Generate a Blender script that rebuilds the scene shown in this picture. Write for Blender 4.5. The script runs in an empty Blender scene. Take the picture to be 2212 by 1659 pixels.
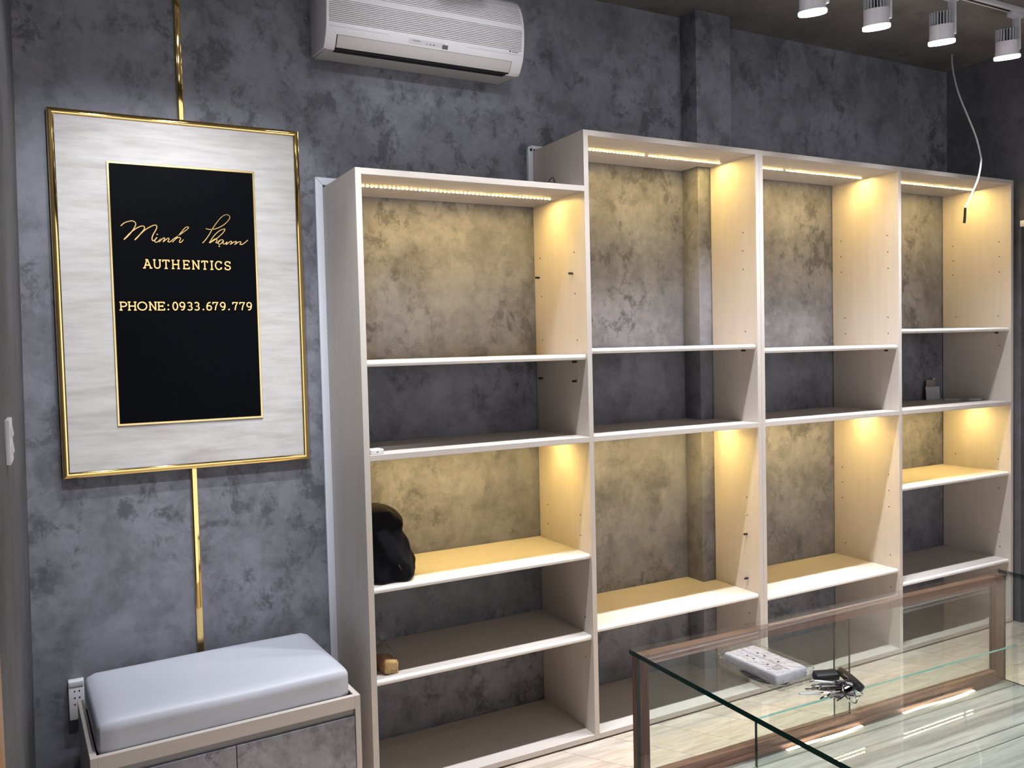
import bpy, bmesh, math, random
from mathutils import Matrix, Vector
random.seed(7)
SC = bpy.context.scene
COL = SC.collection

# ------------------------------------------------------------------ camera, world, exposure
def look_axes(yaw, pitch, roll):
    cy, sy, cp, sp = math.cos(yaw), math.sin(yaw), math.cos(pitch), math.sin(pitch)
    f = Vector((sy*cp, cy*cp, sp)); r = Vector((cy, -sy, 0)); u = r.cross(f)
    return math.cos(roll)*r + math.sin(roll)*u, -math.sin(roll)*r + math.cos(roll)*u, f
cam_data = bpy.data.cameras.new('camera')
cam = bpy.data.objects.new('camera', cam_data); COL.objects.link(cam)
_r, _u, _f = look_axes(math.radians(28.1448), math.radians(-2.4477), math.radians(-1.3808))
m = Matrix.Identity(4)
for i in range(3):
    m[i][0], m[i][1], m[i][2] = _r[i], _u[i], -_f[i]
m.translation = Vector((-0.8945, -3.1328, 1.5450))
cam.matrix_world = m
cam_data.sensor_fit = 'HORIZONTAL'; cam_data.sensor_width = 36.0
cam_data.lens = 36.0*1836.17/2212
cam_data.clip_start = 0.02
SC.camera = cam
w = bpy.data.worlds.new('world'); SC.world = w; w.use_nodes = True
w.node_tree.nodes['Background'].inputs[0].default_value = (0.88, 0.88, 0.94, 1)
w.node_tree.nodes['Background'].inputs[1].default_value = 1.6
SC.view_settings.view_transform = 'Standard'
SC.view_settings.look = 'None'
SC.view_settings.gamma = 1.0
SC.view_settings.use_curve_mapping = False
SC.view_settings.exposure = 0.0
SC.cycles.transparent_max_bounces = 24
SC.cycles.max_bounces = 7
SC.cycles.diffuse_bounces = 3
SC.cycles.glossy_bounces = 4
SC.cycles.caustics_reflective = False
SC.cycles.caustics_refractive = False
SC.cycles.adaptive_threshold = 0.03
SC.cycles.use_light_tree = False

SPOT_W = 118.0          # each track spotlight
SIGN_W = 48.0
ROOM_W = 60.0
LED_E = 720.0          # radiance of one warm LED chip
COOL = (0.90, 0.93, 1.0)
WARM = (1.0, 0.70, 0.23)

# ------------------------------------------------------------------ materials
MATS = {}
def nodes_of(name):
    m = bpy.data.materials.new(name); m.use_nodes = True
    MATS[name] = m
    nt = m.node_tree
    return m, nt, nt.nodes['Principled BSDF']
def N(nt, typ, **kw):
    n = nt.nodes.new(typ)
    for k, v in kw.items():
        if k in n.inputs.keys(): n.inputs[k].default_value = v
        else: setattr(n, k, v)
    return n
def ramp(nt, stops):
    n = nt.nodes.new('ShaderNodeValToRGB'); e = n.color_ramp.elements
    while len(e) < len(stops): e.new(0.5)
    for el, (p, c) in zip(e, stops):
        el.position = p; el.color = (*c, 1) if len(c) == 3 else c
    return n
def coords(nt, scale=(1, 1, 1), rot=(0, 0, 0), loc=(0, 0, 0)):
    tc = nt.nodes.new('ShaderNodeTexCoord'); mp = nt.nodes.new('ShaderNodeMapping')
    mp.inputs['Scale'].default_value = scale; mp.inputs['Rotation'].default_value = rot
    mp.inputs['Location'].default_value = loc
    nt.links.new(tc.outputs['Object'], mp.inputs['Vector'])
    return mp.outputs['Vector']
def mix(nt, a, b, fac, mode='MIX'):
    n = nt.nodes.new('ShaderNodeMix'); n.data_type = 'RGBA'; n.blend_type = mode
    for sock, v in ((n.inputs[6], a), (n.inputs[7], b), (n.inputs[0], fac)):
        if isinstance(v, (int, float)): sock.default_value = v
        elif isinstance(v, tuple): sock.default_value = (*v, 1)
        else: nt.links.new(v, sock)
    return n.outputs[2]
def plain(name, col, rough=0.5, metal=0.0, spec=0.5, emit=None, estr=0, bump=0):
    m, nt, p = nodes_of(name)
    p.inputs['Base Color'].default_value = (*col, 1)
    p.inputs['Roughness'].default_value = rough
    p.inputs['Metallic'].default_value = metal
    p.inputs['Specular IOR Level'].default_value = spec
    if emit:
        p.inputs['Emission Color'].default_value = (*emit, 1); p.inputs['Emission Strength'].default_value = estr
    # faint procedural unevenness keeps every surface from being perfectly flat
    v = coords(nt)
    nz = N(nt, 'ShaderNodeTexNoise', Scale=60.0 if bump else 9.0, Detail=2.0 if bump else 0.0); nt.links.new(v, nz.inputs['Vector'])
    if bump:
        b = N(nt, 'ShaderNodeBump', Strength=bump, Distance=0.001)
        nt.links.new(nz.outputs['Fac'], b.inputs['Height']); nt.links.new(b.outputs['Normal'], p.inputs['Normal'])
    elif not emit:
        rr = ramp(nt, [(0.3, (rough*0.92,)*3), (0.7, (min(1, rough*1.08),)*3)]); nt.links.new(nz.outputs['Fac'], rr.inputs['Fac'])
        nt.links.new(rr.outputs['Color'], p.inputs['Roughness'])
    return m
def concrete(name, dark, lite, smudge, seed=0.0, scale=1.0, rough=0.62, contrast=1.0):
    m, nt, p = nodes_of(name)
    v = coords(nt, scale=(scale, scale, scale), loc=(seed, seed*1.7, seed*0.6))
    big = N(nt, 'ShaderNodeTexNoise', Scale=1.5, Detail=3.0, Roughness=0.6)
    mid = N(nt, 'ShaderNodeTexNoise', Scale=5.0, Detail=6.0, Roughness=0.66, Distortion=0.25)
    fine = N(nt, 'ShaderNodeTexNoise', Scale=24.0, Detail=4.0, Roughness=0.7)
    sm = N(nt, 'ShaderNodeTexNoise', Scale=12.0, Detail=7.0, Roughness=0.74, Distortion=0.3)
    sm2 = N(nt, 'ShaderNodeTexNoise', Scale=2.6, Detail=2.0, Roughness=0.5)
    lt = N(nt, 'ShaderNodeTexNoise', Scale=4.6, Detail=5.0, Roughness=0.6, Distortion=0.2)
    v2 = coords(nt, scale=(scale, scale, scale*0.8), loc=(seed+5.3, seed-2.1, seed+9.4))
    for n in (big, mid, fine): nt.links.new(v, n.inputs['Vector'])
    for n in (sm, sm2, lt): nt.links.new(v2, n.inputs['Vector'])
    r1 = ramp(nt, [(0.32, dark), (0.68, lite)]); nt.links.new(big.outputs['Fac'], r1.inputs['Fac'])
    r2 = ramp(nt, [(0.34, (0.66,)*3), (0.5, (1.0,)*3), (0.70, (1.22, 1.22, 1.24))]); nt.links.new(mid.outputs['Fac'], r2.inputs['Fac'])
    r3 = ramp(nt, [(0.3, (0.84,)*3), (0.7, (1.12,)*3)]); nt.links.new(fine.outputs['Fac'], r3.inputs['Fac'])
    c = mix(nt, r1.outputs['Color'], r2.outputs['Color'], contrast, 'MULTIPLY')
    c = mix(nt, c, r3.outputs['Color'], contrast, 'MULTIPLY')
    rs = ramp(nt, [(0.51, (0, 0, 0)), (0.60, (1, 1, 1))]); nt.links.new(sm.outputs['Fac'], rs.inputs['Fac'])
    rm = ramp(nt, [(0.40, (0, 0, 0)), (0.56, (1, 1, 1))]); nt.links.new(sm2.outputs['Fac'], rm.inputs['Fac'])
    f = mix(nt, rs.outputs['Color'], rm.outputs['Color'], 1.0, 'MULTIPLY')
    f = mix(nt, (0, 0, 0), f, 0.78*contrast)
    c = mix(nt, c, smudge, f)
    rl = ramp(nt, [(0.54, (0, 0, 0)), (0.58, (1, 1, 1))]); nt.links.new(lt.outputs['Fac'], rl.inputs['Fac'])
    fl = mix(nt, (0, 0, 0), rl.outputs['Color'], 0.30*contrast)
    c = mix(nt, c, tuple(x*1.25 for x in lite), fl)
    nt.links.new(c, p.inputs['Base Color'])
    rr = ramp(nt, [(0.3, (rough-0.12,)*3), (0.7, (rough+0.1,)*3)]); nt.links.new(mid.outputs['Fac'], rr.inputs['Fac'])
    nt.links.new(rr.outputs['Color'], p.inputs['Roughness'])
    p.inputs['Specular IOR Level'].default_value = 0.35
    b = N(nt, 'ShaderNodeBump', Strength=0.25, Distance=0.004)
    nt.links.new(mid.outputs['Fac'], b.inputs['Height']); nt.links.new(b.outputs['Normal'], p.inputs['Normal'])
    return m
def wood(name, a, b, c, axis='x', scale=1.0, rough=0.45, stretch=14.0, rot=0.0, strength=1.0, spec=0.4):
    m, nt, p = nodes_of(name)
    s = {'x': (1, stretch, stretch), 'y': (stretch, 1, stretch), 'z': (stretch, stretch, 1)}[axis]
    v = coords(nt, scale=tuple(k*scale for k in s), rot=(0, 0, rot))
    oi = nt.nodes.new('ShaderNodeObjectInfo')
    add = nt.nodes.new('ShaderNodeVectorMath'); add.operation = 'ADD'
    mul = nt.nodes.new('ShaderNodeVectorMath'); mul.operation = 'SCALE'; mul.inputs[0].default_value = (13.0, 7.0, 9.0)
    nt.links.new(oi.outputs['Random'], mul.inputs['Scale'])
    nt.links.new(v, add.inputs[0]); nt.links.new(mul.outputs[0], add.inputs[1])
    n1 = N(nt, 'ShaderNodeTexNoise', Scale=2.0, Detail=4.0, Roughness=0.6, Distortion=0.8)
    n2 = N(nt, 'ShaderNodeTexNoise', Scale=7.0, Detail=4.0, Roughness=0.65)
    for n in (n1, n2): nt.links.new(add.outputs[0], n.inputs['Vector'])
    r1 = ramp(nt, [(0.30, a), (0.52, b), (0.72, c)]); nt.links.new(n1.outputs['Fac'], r1.inputs['Fac'])
    r2 = ramp(nt, [(0.35, (0.80,)*3), (0.55, (1.0,)*3), (0.75, (1.06,)*3)]); nt.links.new(n2.outputs['Fac'], r2.inputs['Fac'])
    col = mix(nt, r1.outputs['Color'], r2.outputs['Color'], strength, 'MULTIPLY')
    nt.links.new(col, p.inputs['Base Color'])
    p.inputs['Roughness'].default_value = rough
    p.inputs['Specular IOR Level'].default_value = spec
    bp = N(nt, 'ShaderNodeBump', Strength=0.06, Distance=0.002)
    nt.links.new(n2.outputs['Fac'], bp.inputs['Height']); nt.links.new(bp.outputs['Normal'], p.inputs['Normal'])
    return m
def sheet_glass(name, tint, ior=1.5, rough=0.0, crinkle=0.0):
    m = bpy.data.materials.new(name); m.use_nodes = True; MATS[name] = m
    nt = m.node_tree; nt.nodes.remove(nt.nodes['Principled BSDF'])
    tr = N(nt, 'ShaderNodeBsdfTransparent'); tr.inputs['Color'].default_value = (*tint, 1)
    gl = N(nt, 'ShaderNodeBsdfGlossy', Roughness=rough); lw = N(nt, 'ShaderNodeLayerWeight'); f0 = ((ior-1)/(ior+1))**2
    pw5 = N(nt, 'ShaderNodeMath', operation='POWER'); pw5.inputs[1].default_value = 5.0
    fr = N(nt, 'ShaderNodeMath', operation='MULTIPLY_ADD'); fr.inputs[1].default_value = 1-f0; fr.inputs[2].default_value = f0
    nt.links.new(lw.outputs['Facing'], pw5.inputs[0]); nt.links.new(pw5.outputs[0], fr.inputs[0])
    ms = nt.nodes.new('ShaderNodeMixShader')
    if crinkle:
        v = coords(nt); nz = N(nt, 'ShaderNodeTexNoise', Scale=38.0, Detail=4.0, Distortion=1.4); nt.links.new(v, nz.inputs['Vector'])
        b = N(nt, 'ShaderNodeBump', Strength=crinkle, Distance=0.01); nt.links.new(nz.outputs['Fac'], b.inputs['Height'])
        nt.links.new(b.outputs['Normal'], gl.inputs['Normal']); nt.links.new(b.outputs['Normal'], lw.inputs['Normal'])
    nt.links.new(fr.outputs[0], ms.inputs[0]); nt.links.new(tr.outputs[0], ms.inputs[1]); nt.links.new(gl.outputs[0], ms.inputs[2])
    nt.links.new(ms.outputs[0], nt.nodes['Material Output'].inputs['Surface'])
    return m

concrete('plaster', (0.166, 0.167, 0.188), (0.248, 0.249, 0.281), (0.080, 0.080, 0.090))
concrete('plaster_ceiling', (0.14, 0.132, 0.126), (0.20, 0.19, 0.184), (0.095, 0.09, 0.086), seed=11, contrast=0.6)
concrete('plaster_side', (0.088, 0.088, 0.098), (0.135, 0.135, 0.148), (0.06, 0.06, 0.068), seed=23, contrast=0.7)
concrete('cement_board', (0.22, 0.21, 0.235), (0.34, 0.33, 0.36), (0.13, 0.13, 0.15), seed=31, scale=1.7, rough=0.5)
concrete('corridor_floor', (0.20, 0.195, 0.19), (0.30, 0.295, 0.29), (0.14, 0.14, 0.14), seed=41, contrast=0.6, rough=0.35)
wood('cream_laminate', (0.575, 0.515, 0.46), (0.60, 0.54, 0.485), (0.62, 0.56, 0.505), axis='z', scale=0.9, rough=0.42, strength=0.10)
wood('cream_laminate_flat', (0.575, 0.515, 0.46), (0.60, 0.54, 0.485), (0.62, 0.56, 0.505), axis='x', scale=0.9, rough=0.42, strength=0.10)
plain('cream_edge', (0.80, 0.755, 0.71), rough=0.32)
plain('white_edge', (0.86, 0.83, 0.80), rough=0.28)
wood('pale_ash', (0.55, 0.515, 0.485), (0.66, 0.63, 0.605), (0.70, 0.67, 0.645), axis='x', scale=1.3, rough=0.55, stretch=7, strength=0.55, spec=0.2)
wood('deck_oak', (0.50, 0.475, 0.43), (0.66, 0.635, 0.58), (0.73, 0.705, 0.65), axis='x', scale=1.4, rough=0.35, stretch=12)
wood('floor_oak', (0.42, 0.34, 0.265), (0.56, 0.475, 0.385), (0.64, 0.56, 0.47), axis='x', scale=1.2, rough=0.36, stretch=10)
wood('walnut', (0.16, 0.072, 0.048), (0.27, 0.125, 0.085), (0.36, 0.18, 0.13), axis='x', scale=2.2, rough=0.38, stretch=9)
wood('walnut_upright', (0.12, 0.053, 0.037), (0.21, 0.097, 0.068), (0.29, 0.145, 0.105), axis='z', scale=2.2, rough=0.38, stretch=9)
wood('orange_wood', (0.36, 0.18, 0.06), (0.48, 0.26, 0.10), (0.56, 0.33, 0.14), axis='z', scale=1.5, rough=0.4)
plain('gold', (0.95, 0.66, 0.25), rough=0.05, metal=1.0)
plain('gold_brushed', (0.86, 0.66, 0.30), rough=0.24, metal=1.0)
plain('gold_letter', (1.0, 0.66, 0.26), rough=0.16, metal=1.0)
plain('black_acrylic', (0.0035, 0.004, 0.0055), rough=0.45, spec=0.025)
plain('plastic_white', (0.86, 0.84, 0.85), rough=0.35)
plain('plastic_cool', (0.70, 0.69, 0.72), rough=0.38)
plain('plastic_beige', (0.66, 0.63, 0.61), rough=0.42)
plain('duct_white', (0.80, 0.83, 0.90), rough=0.35)
plain('void_black', (0.006, 0.006, 0.006), rough=0.8)
plain('slot_grey', (0.07, 0.062, 0.062), rough=0.7)
plain('print_grey', (0.12, 0.12, 0.13), rough=0.6)
plain('sensor_smoke', (0.10, 0.09, 0.08), rough=0.15)
plain('hole_brown', (0.10, 0.06, 0.03), rough=0.8)
plain('pin_dark', (0.035, 0.028, 0.022), rough=0.4, metal=0.4)
plain('fabric_white', (0.55, 0.56, 0.615), rough=0.48, bump=0.12)
plain('metal_channel', (0.24, 0.24, 0.25), rough=0.35, metal=0.7)
plain('lamp_white', (0.78, 0.77, 0.82), rough=0.35)
plain('fin_grey', (0.55, 0.58, 0.64), rough=0.4)
plain('lens_glow', (1, 1, 1), rough=0.3, emit=(0.95, 0.96, 1.0), estr=15.0)
plain('led_chip', (1, 0.95, 0.85), rough=0.4, emit=WARM, estr=LED_E)
plain('led_chip_pale', (1, 0.97, 0.9), rough=0.4, emit=(1.0, 0.86, 0.62), estr=13.0)
plain('led_side', (1, 0.95, 0.85), rough=0.4, emit=WARM, estr=LED_E*0.13)
plain('led_tape', (0.85, 0.80, 0.70), rough=0.5)
plain('black_cloth', (0.006, 0.006, 0.008), rough=0.92, spec=0.15, bump=0.3)
plain('black_rubber', (0.012, 0.012, 0.013), rough=0.45)
plain('chrome', (0.72, 0.72, 0.74), rough=0.14, metal=1.0)
plain('nickel_dark', (0.30, 0.27, 0.25), rough=0.22, metal=1.0)
plain('fob_grey', (0.20, 0.20, 0.21), rough=0.4)
plain('cable_white', (0.62, 0.61, 0.60), rough=0.45)
plain('paper_grey', (0.46, 0.47, 0.48), rough=0.7)
plain('paper_brown', (0.30, 0.27, 0.24), rough=0.7)
plain('bread_crust', (0.36, 0.17, 0.06), rough=0.7, bump=0.5)
plain('bread_crumb', (0.62, 0.40, 0.15), rough=0.8, bump=0.8)
plain('glass_edge', (0.006, 0.040, 0.030), rough=0.08)
plain('glass_edge_soft', (0.075, 0.085, 0.062), rough=0.15)
plain('glass_edge_lit', (0.20, 0.48, 0.42), rough=0.12)  # paler copy of glass_edge, its lit look painted into the colour
sheet_glass('pane_glass', (0.955, 0.975, 0.962))
sheet_glass('door_glass', (0.93, 0.945, 0.92))
sheet_glass('plastic_film', (0.95, 0.95, 0.96), ior=1.75, rough=0.12, crinkle=0.9)

# ------------------------------------------------------------------ geometry helpers
class G:
    """collects vertices and faces (with a material slot each) for one mesh"""
    def __init__(s): s.v = []; s.f = []; s.m = []
    def add(s, vs, fs, mi=0):
        o = len(s.v); s.v += [tuple(p) for p in vs]; s.f += [tuple(i+o for i in f) for f in fs]; s.m += [mi]*len(fs); return s
    def box(s, x0, x1, y0, y1, z0, z1, mi=0):
        vs = [(x, y, z) for z in (z0, z1) for y in (y0, y1) for x in (x0, x1)]
        return s.add(vs, [(0, 2, 3, 1), (4, 5, 7, 6), (0, 1, 5, 4), (2, 6, 7, 3), (0, 4, 6, 2), (1, 3, 7, 5)], mi)
    def prism(s, poly, h0, h1, axis='z', mi=0):
        """poly: counter-clockwise 2D outline, extruded along axis"""
        n = len(poly)
        put = {'z': lambda a, b, h: (a, b, h), 'y': lambda a, b, h: (a, h, b), 'x': lambda a, b, h: (h, a, b)}[axis]
        vs = [put(a, b, h0) for a, b in poly] + [put(a, b, h1) for a, b in poly]
        fs = [tuple(range(n))[::-1], tuple(range(n, 2*n))] + [(i, (i+1) % n, n+(i+1) % n, n+i) for i in range(n)]
        if axis == 'y': fs = [f[::-1] for f in fs]
        return s.add(vs, fs, mi)
    def lathe(s, prof, n=24, c=(0, 0, 0), mi=0, cap=True):
        k = len(prof); vs = []
        for r, z in prof:
            vs += [(c[0]+r*math.cos(2*math.pi*i/n), c[1]+r*math.sin(2*math.pi*i/n), c[2]+z) for i in range(n)]
        fs = [(j*n+i, j*n+(i+1) % n, (j+1)*n+(i+1) % n, (j+1)*n+i) for j in range(k-1) for i in range(n)]
        if cap: fs += [tuple(range(n))[::-1], tuple(range((k-1)*n, k*n))]
        return s.add(vs, fs, mi)
    def tube(s, path, r, n=8, mi=0, closed=False):
        P = [Vector(p) for p in path]; k = len(P); vs = []
        up = Vector((0.13, 0.21, 0.97))
        for j, p in enumerate(P):
            if closed: t = (P[(j+1) % k]-P[j-1])
            else: t = P[min(j+1, k-1)]-P[max(j-1, 0)]
            t.normalize(); a = t.cross(up)
            if a.length < 1e-3: a = t.cross(Vector((1, 0, 0)))
            a.normalize(); b = t.cross(a)
            rr = r[j] if isinstance(r, (list, tuple)) else r
            vs += [p + rr*(math.cos(2*math.pi*i/n)*a + math.sin(2*math.pi*i/n)*b) for i in range(n)]
        fs = []
        for j in range(k if closed else k-1):
            q = (j+1) % k
            fs += [(j*n+i, j*n+(i+1) % n, q*n+(i+1) % n, q*n+i) for i in range(n)]
        if not closed: fs += [tuple(range(n))[::-1], tuple(range((k-1)*n, k*n))]
        return s.add(vs, fs, mi)
    def ribbon(s, pts, w, y0, y1, closed=False, mi=0):
        """flat stroke in the xz plane, width w, from depth y0 (back) to y1 (front)"""
        P = [Vector((a, b)) for a, b in pts]; k = len(P); L = []; R = []
        for j in range(k):
            a = P[j-1] if (j > 0 or closed) else None; b = P[(j+1) % k] if (j < k-1 or closed) else None
            d1 = (P[j]-a).normalized() if a is not None else None; d2 = (b-P[j]).normalized() if b is not None else None
            d1 = d1 or d2; d2 = d2 or d1
            n1 = Vector((-d1.y, d1.x)); n2 = Vector((-d2.y, d2.x)); nn = n1+n2
            if nn.length < 0.3: nn = n1
            nn.normalize(); q = min(1.6, 1/max(0.4, nn.dot(n1)))
            L.append(P[j]+nn*w*q/2); R.append(P[j]-nn*w*q/2)
        vs = []
        for l, r_ in zip(L, R): vs += [(l.x, y0, l.y), (r_.x, y0, r_.y), (r_.x, y1, r_.y), (l.x, y1, l.y)]
        fs = []
        for j in range(k if closed else k-1):
            o = 4*j; q = 4*((j+1) % k)
            fs += [(o+i, o+(i+1) % 4, q+(i+1) % 4, q+i) for i in range(4)]
        if not closed: fs += [(3, 2, 1, 0), (4*k-4, 4*k-3, 4*k-2, 4*k-1)]
        return s.add(vs, fs, mi)

def build(name, g, mats, parent=None, smooth=False, bevel=0.0, segs=2, kind=None):
    me = bpy.data.meshes.new(name); me.from_pydata(g.v, [], g.f)
    mats = mats if isinstance(mats, (list, tuple)) else [mats]
    for mn in mats: me.materials.append(MATS[mn])
    me.polygons.foreach_set('material_index', g.m)
    bm = bmesh.new(); bm.from_mesh(me)
    bmesh.ops.recalc_face_normals(bm, faces=bm.faces)
    if bevel:
        es = [e for e in bm.edges if len(e.link_faces) == 2 and e.calc_face_angle(0) > 0.5]
        bmesh.ops.bevel(bm, geom=es, offset=bevel, segments=segs, profile=0.5, affect='EDGES', clamp_overlap=True)
    bm.to_mesh(me); bm.free()
    if smooth or bevel:
        me.polygons.foreach_set('use_smooth', [True]*len(me.polygons))
        me.set_sharp_from_angle(angle=math.radians(35))
    o = bpy.data.objects.new(name, me); COL.objects.link(o)
    if parent is not None: hang(o, parent)
    if kind: o['kind'] = kind
    return o
FRAME = {}
def hang(o, parent):
    """parent o while its vertices stay in the coordinates they were written in (the space of the thing's builder)"""
    o.parent = parent
    o.matrix_parent_inverse = FRAME.get(parent.name, Matrix.Identity(4))
def tag(o, label, cat, group=None):
    o['label'] = label; o['category'] = cat
    if group: o['group'] = group
    return o
def thing(name, label, cat, loc=(0, 0, 0), rz=0.0, group=None, local=False):
    """an Empty at the base of the thing; parts are written in world coordinates, or in its own when local"""
    e = bpy.data.objects.new(name, None); COL.objects.link(e); e.empty_display_size = 0.05
    e.location = loc; e.rotation_euler = (0, 0, rz)
    if not local: FRAME[e.name] = (Matrix.Translation(loc) @ Matrix.Rotation(rz, 4, 'Z')).inverted()
    return tag(e, label, cat, group)
def struct(name, g, mats, **kw):
    o = build(name, g, mats, **kw); o['kind'] = 'structure'; return o
def copy_tree(o, parent=None):
    c = o.copy(); COL.objects.link(c)
    if parent is not None: c.parent = parent
    for ch in list(o.children): copy_tree(ch, c)
    return c
def text_geo(s, size, spacing=1.0, depth=0.0003):
    cu = bpy.data.curves.new('t', 'FONT'); cu.body = s; cu.size = size; cu.extrude = depth; cu.space_character = spacing
    cu.align_x = 'CENTER'; cu.align_y = 'CENTER'; cu.resolution_u = 2
    o = bpy.data.objects.new('t', cu); COL.objects.link(o)
    dg = bpy.context.evaluated_depsgraph_get(); me = bpy.data.meshes.new_from_object(o.evaluated_get(dg))
    g = G(); g.add([tuple(v.co) for v in me.vertices], [tuple(p.vertices) for p in me.polygons])
    bpy.data.objects.remove(o); bpy.data.curves.remove(cu); bpy.data.meshes.remove(me)
    return g

# ------------------------------------------------------------------ the room
CEIL = 3.046; XR = 3.628; YB = -4.7
LX = lambda z: -1.0099 + 0.0134*z          # the left wall leans a little
struct('wall_back', G().box(-1.4, 5.2, 0.0, 0.12, -0.05, CEIL), 'plaster')
col_g = G().box(1.703, 1.909, -0.11, 0.0, 0.0, CEIL)
struct('wall_back_pier', col_g, 'plaster', bevel=0.004)
g = G()
vs = []
for y in (0.0, -1.60):
    for z in (0.0, CEIL):
        vs += [(LX(z), y, z), (LX(z)-0.10, y, z)]
g.add(vs, [(0, 1, 3, 2), (4, 6, 7, 5), (0, 2, 6, 4), (1, 5, 7, 3), (0, 4, 5, 1), (2, 3, 7, 6)])
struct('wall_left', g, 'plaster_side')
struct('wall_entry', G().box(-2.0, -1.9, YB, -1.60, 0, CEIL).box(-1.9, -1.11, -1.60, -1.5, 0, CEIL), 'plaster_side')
struct('wall_front', G().box(-2.0, -0.9, YB-0.1, YB, 0, CEIL).box(3.0, 5.2, YB-0.1, YB, 0, CEIL).box(-0.9, 3.0, YB-0.1, YB, 2.7, CEIL), 'plaster_side')  # opening added in this unseen wall so the sky brightens the room
# right wall with a doorway beside the last bookcase
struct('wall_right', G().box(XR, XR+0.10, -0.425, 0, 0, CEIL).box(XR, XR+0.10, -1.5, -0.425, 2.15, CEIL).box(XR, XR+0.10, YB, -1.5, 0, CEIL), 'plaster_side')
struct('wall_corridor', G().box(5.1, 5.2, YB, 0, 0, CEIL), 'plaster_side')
struct('trim_1', G().box(XR-0.012, XR+0.11, -1.5, -0.425, 2.118, 2.15), 'plastic_cool', bevel=0.002)
struct('ceiling', G().box(-2.0, 5.2, YB, 0.12, CEIL, CEIL+0.1), 'plaster_ceiling')
casing = G().box(-1.09, -0.990, -1.71, -1.605, 0, 2.25)
struct('door_1', casing, 'orange_wood', bevel=0.004)
floor = struct('floor', G().box(-2.0, XR, YB, 0.0, -0.05, -0.004), 'floor_oak')
struct('floor_corridor', G().box(XR, 5.2, YB, 0.0, -0.05, -0.001), 'corridor_floor')

def clip(poly, inside, cut):
    out = []
    for i, p in enumerate(poly):
        q = poly[(i+1) % len(poly)]
        if inside(p): out.append(p)
        if inside(p) != inside(q): out.append(cut(p, q))
    return out
def clip_rect(poly, x0, x1, y0, y1):
    for ax, val, sg in ((0, x0, 1), (0, x1, -1), (1, y0, 1), (1, y1, -1)):
        ins = lambda p: (p[ax]-val)*sg >= 0
        def cut(p, q):
            t = (val-p[ax])/(q[ax]-p[ax]); return tuple(p[k]+t*(q[k]-p[k]) for k in (0, 1))
        poly = clip(poly, ins, cut)
        if len(poly) < 3: return []
    return poly
th = math.radians(-57); ca, sa = math.cos(th), math.sin(th)
PW, PL = 0.19, 1.22
for j in range(-30, 31):
    off = random.random()*PL
    for i in range(-5, 7):
        u0, u1 = i*PL+off, (i+1)*PL+off-0.0015; v0, v1 = j*PW, (j+1)*PW-0.0015
        q = [(ca*u-sa*v+1.3, sa*u+ca*v-1.6) for u, v in ((u0, v0), (u1, v0), (u1, v1), (u0, v1))]
        q = clip_rect(q, -1.0, XR, -3.3, 0.0)
        if q and max(p[0] for p in q)-min(p[0] for p in q) > 0.03:
            build('plank', G().prism(q, -0.004, 0.0), 'floor_oak', floor)

# ------------------------------------------------------------------ bookcases
T = 0.0211; D = 0.398; H1, H2 = 2.1532, 2.3651
XA, XB, XC, XD = 0.900, 1.7736, 2.6896, 3.584
ZF = 1.195; Z0 = 0.007; ZBOT = 0.0277
FR = -D
def outline(x0, x1, yf, yb=-0.004):
    """shelf outline from above, notched round the wall pier"""
    px0, px1, py = 1.703-0.004, 1.909+0.004, -0.114
    pts = [(x0, yf), (x1, yf)]
    if x1 > px0 and x0 < px0: pts += [(x1, py), (px0, py), (px0, yb), (x0, yb)]
    elif x0 < px1 and x1 > px1: pts += [(x1, yb), (px1, yb), (px1, py), (x0, py)]
    else: pts += [(x1, yb), (x0, yb)]
    return pts
def board(name, parent, x0, x1, ztop, yf=FR, mats='cream_laminate_flat', t=T):
    return build(name, G().prism(outline(x0, x1, yf), ztop-t, ztop), mats, parent, bevel=0.0008, segs=1)
def round_shelf(parent, x0, x1, ztop):
    yf = FR+0.010
    o = build('adjustable_shelf', G().prism(outline(x0+0.0012, x1-0.0012, yf+0.010), ztop-0.0205, ztop), 'cream_laminate_flat', parent)
    n = 10; prof = [(yf+0.010, ztop)]
    for k in range(n+1):
        a = math.pi/2 + math.pi*k/n
        prof.append((yf+0.010+0.010*math.cos(a), ztop-0.01025+0.01025*math.sin(a)))
    build('rounded_edge', G().prism(prof[1:], x0+0.0012, x1-0.0012, 'x'), 'white_edge', o, smooth=True)
    return o
def upright(parent, x0, z1, yb=-0.004, x1=None):
    return build('side_panel', G().box(x0, x1 or x0+T, FR, yb, Z0, z1), 'cream_laminate', parent, bevel=0.0008, segs=1)
def pins(parent, x, yz):
    for y, z in yz:
        g = G(); g.lathe([(0.0045, 0), (0.0045, 0.007), (0.003, 0.007), (0.003, 0.010), (0.0048, 0.010), (0.0048, 0.018)], n=10)
        g.v = [(x-b, y+a, z+c) for a, c, b in g.v]
        build('shelf_pin', g, 'pin_dark', parent, smooth=True)
def holes(parent, x, yz):
    g = G()
    for y, z in yz:
        h = G().lathe([(0.0034, 0), (0.0034, 0.0006), (0.0018, 0.0004)], n=10)
        g.add([(x-b, y+a, z+c) for a, c, b in h.v], h.f)
    build('peg_holes', g, 'hole_brown', parent, kind='stuff')
def feet(parent, x0, x1):
    for x in (x0+0.05, x1-0.05):
        for y in (FR+0.05, -0.16):
            build('foot', G().lathe([(0.02, 0), (0.02, Z0)], n=12, c=(x, y, 0)), 'black_rubber', parent)

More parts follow.
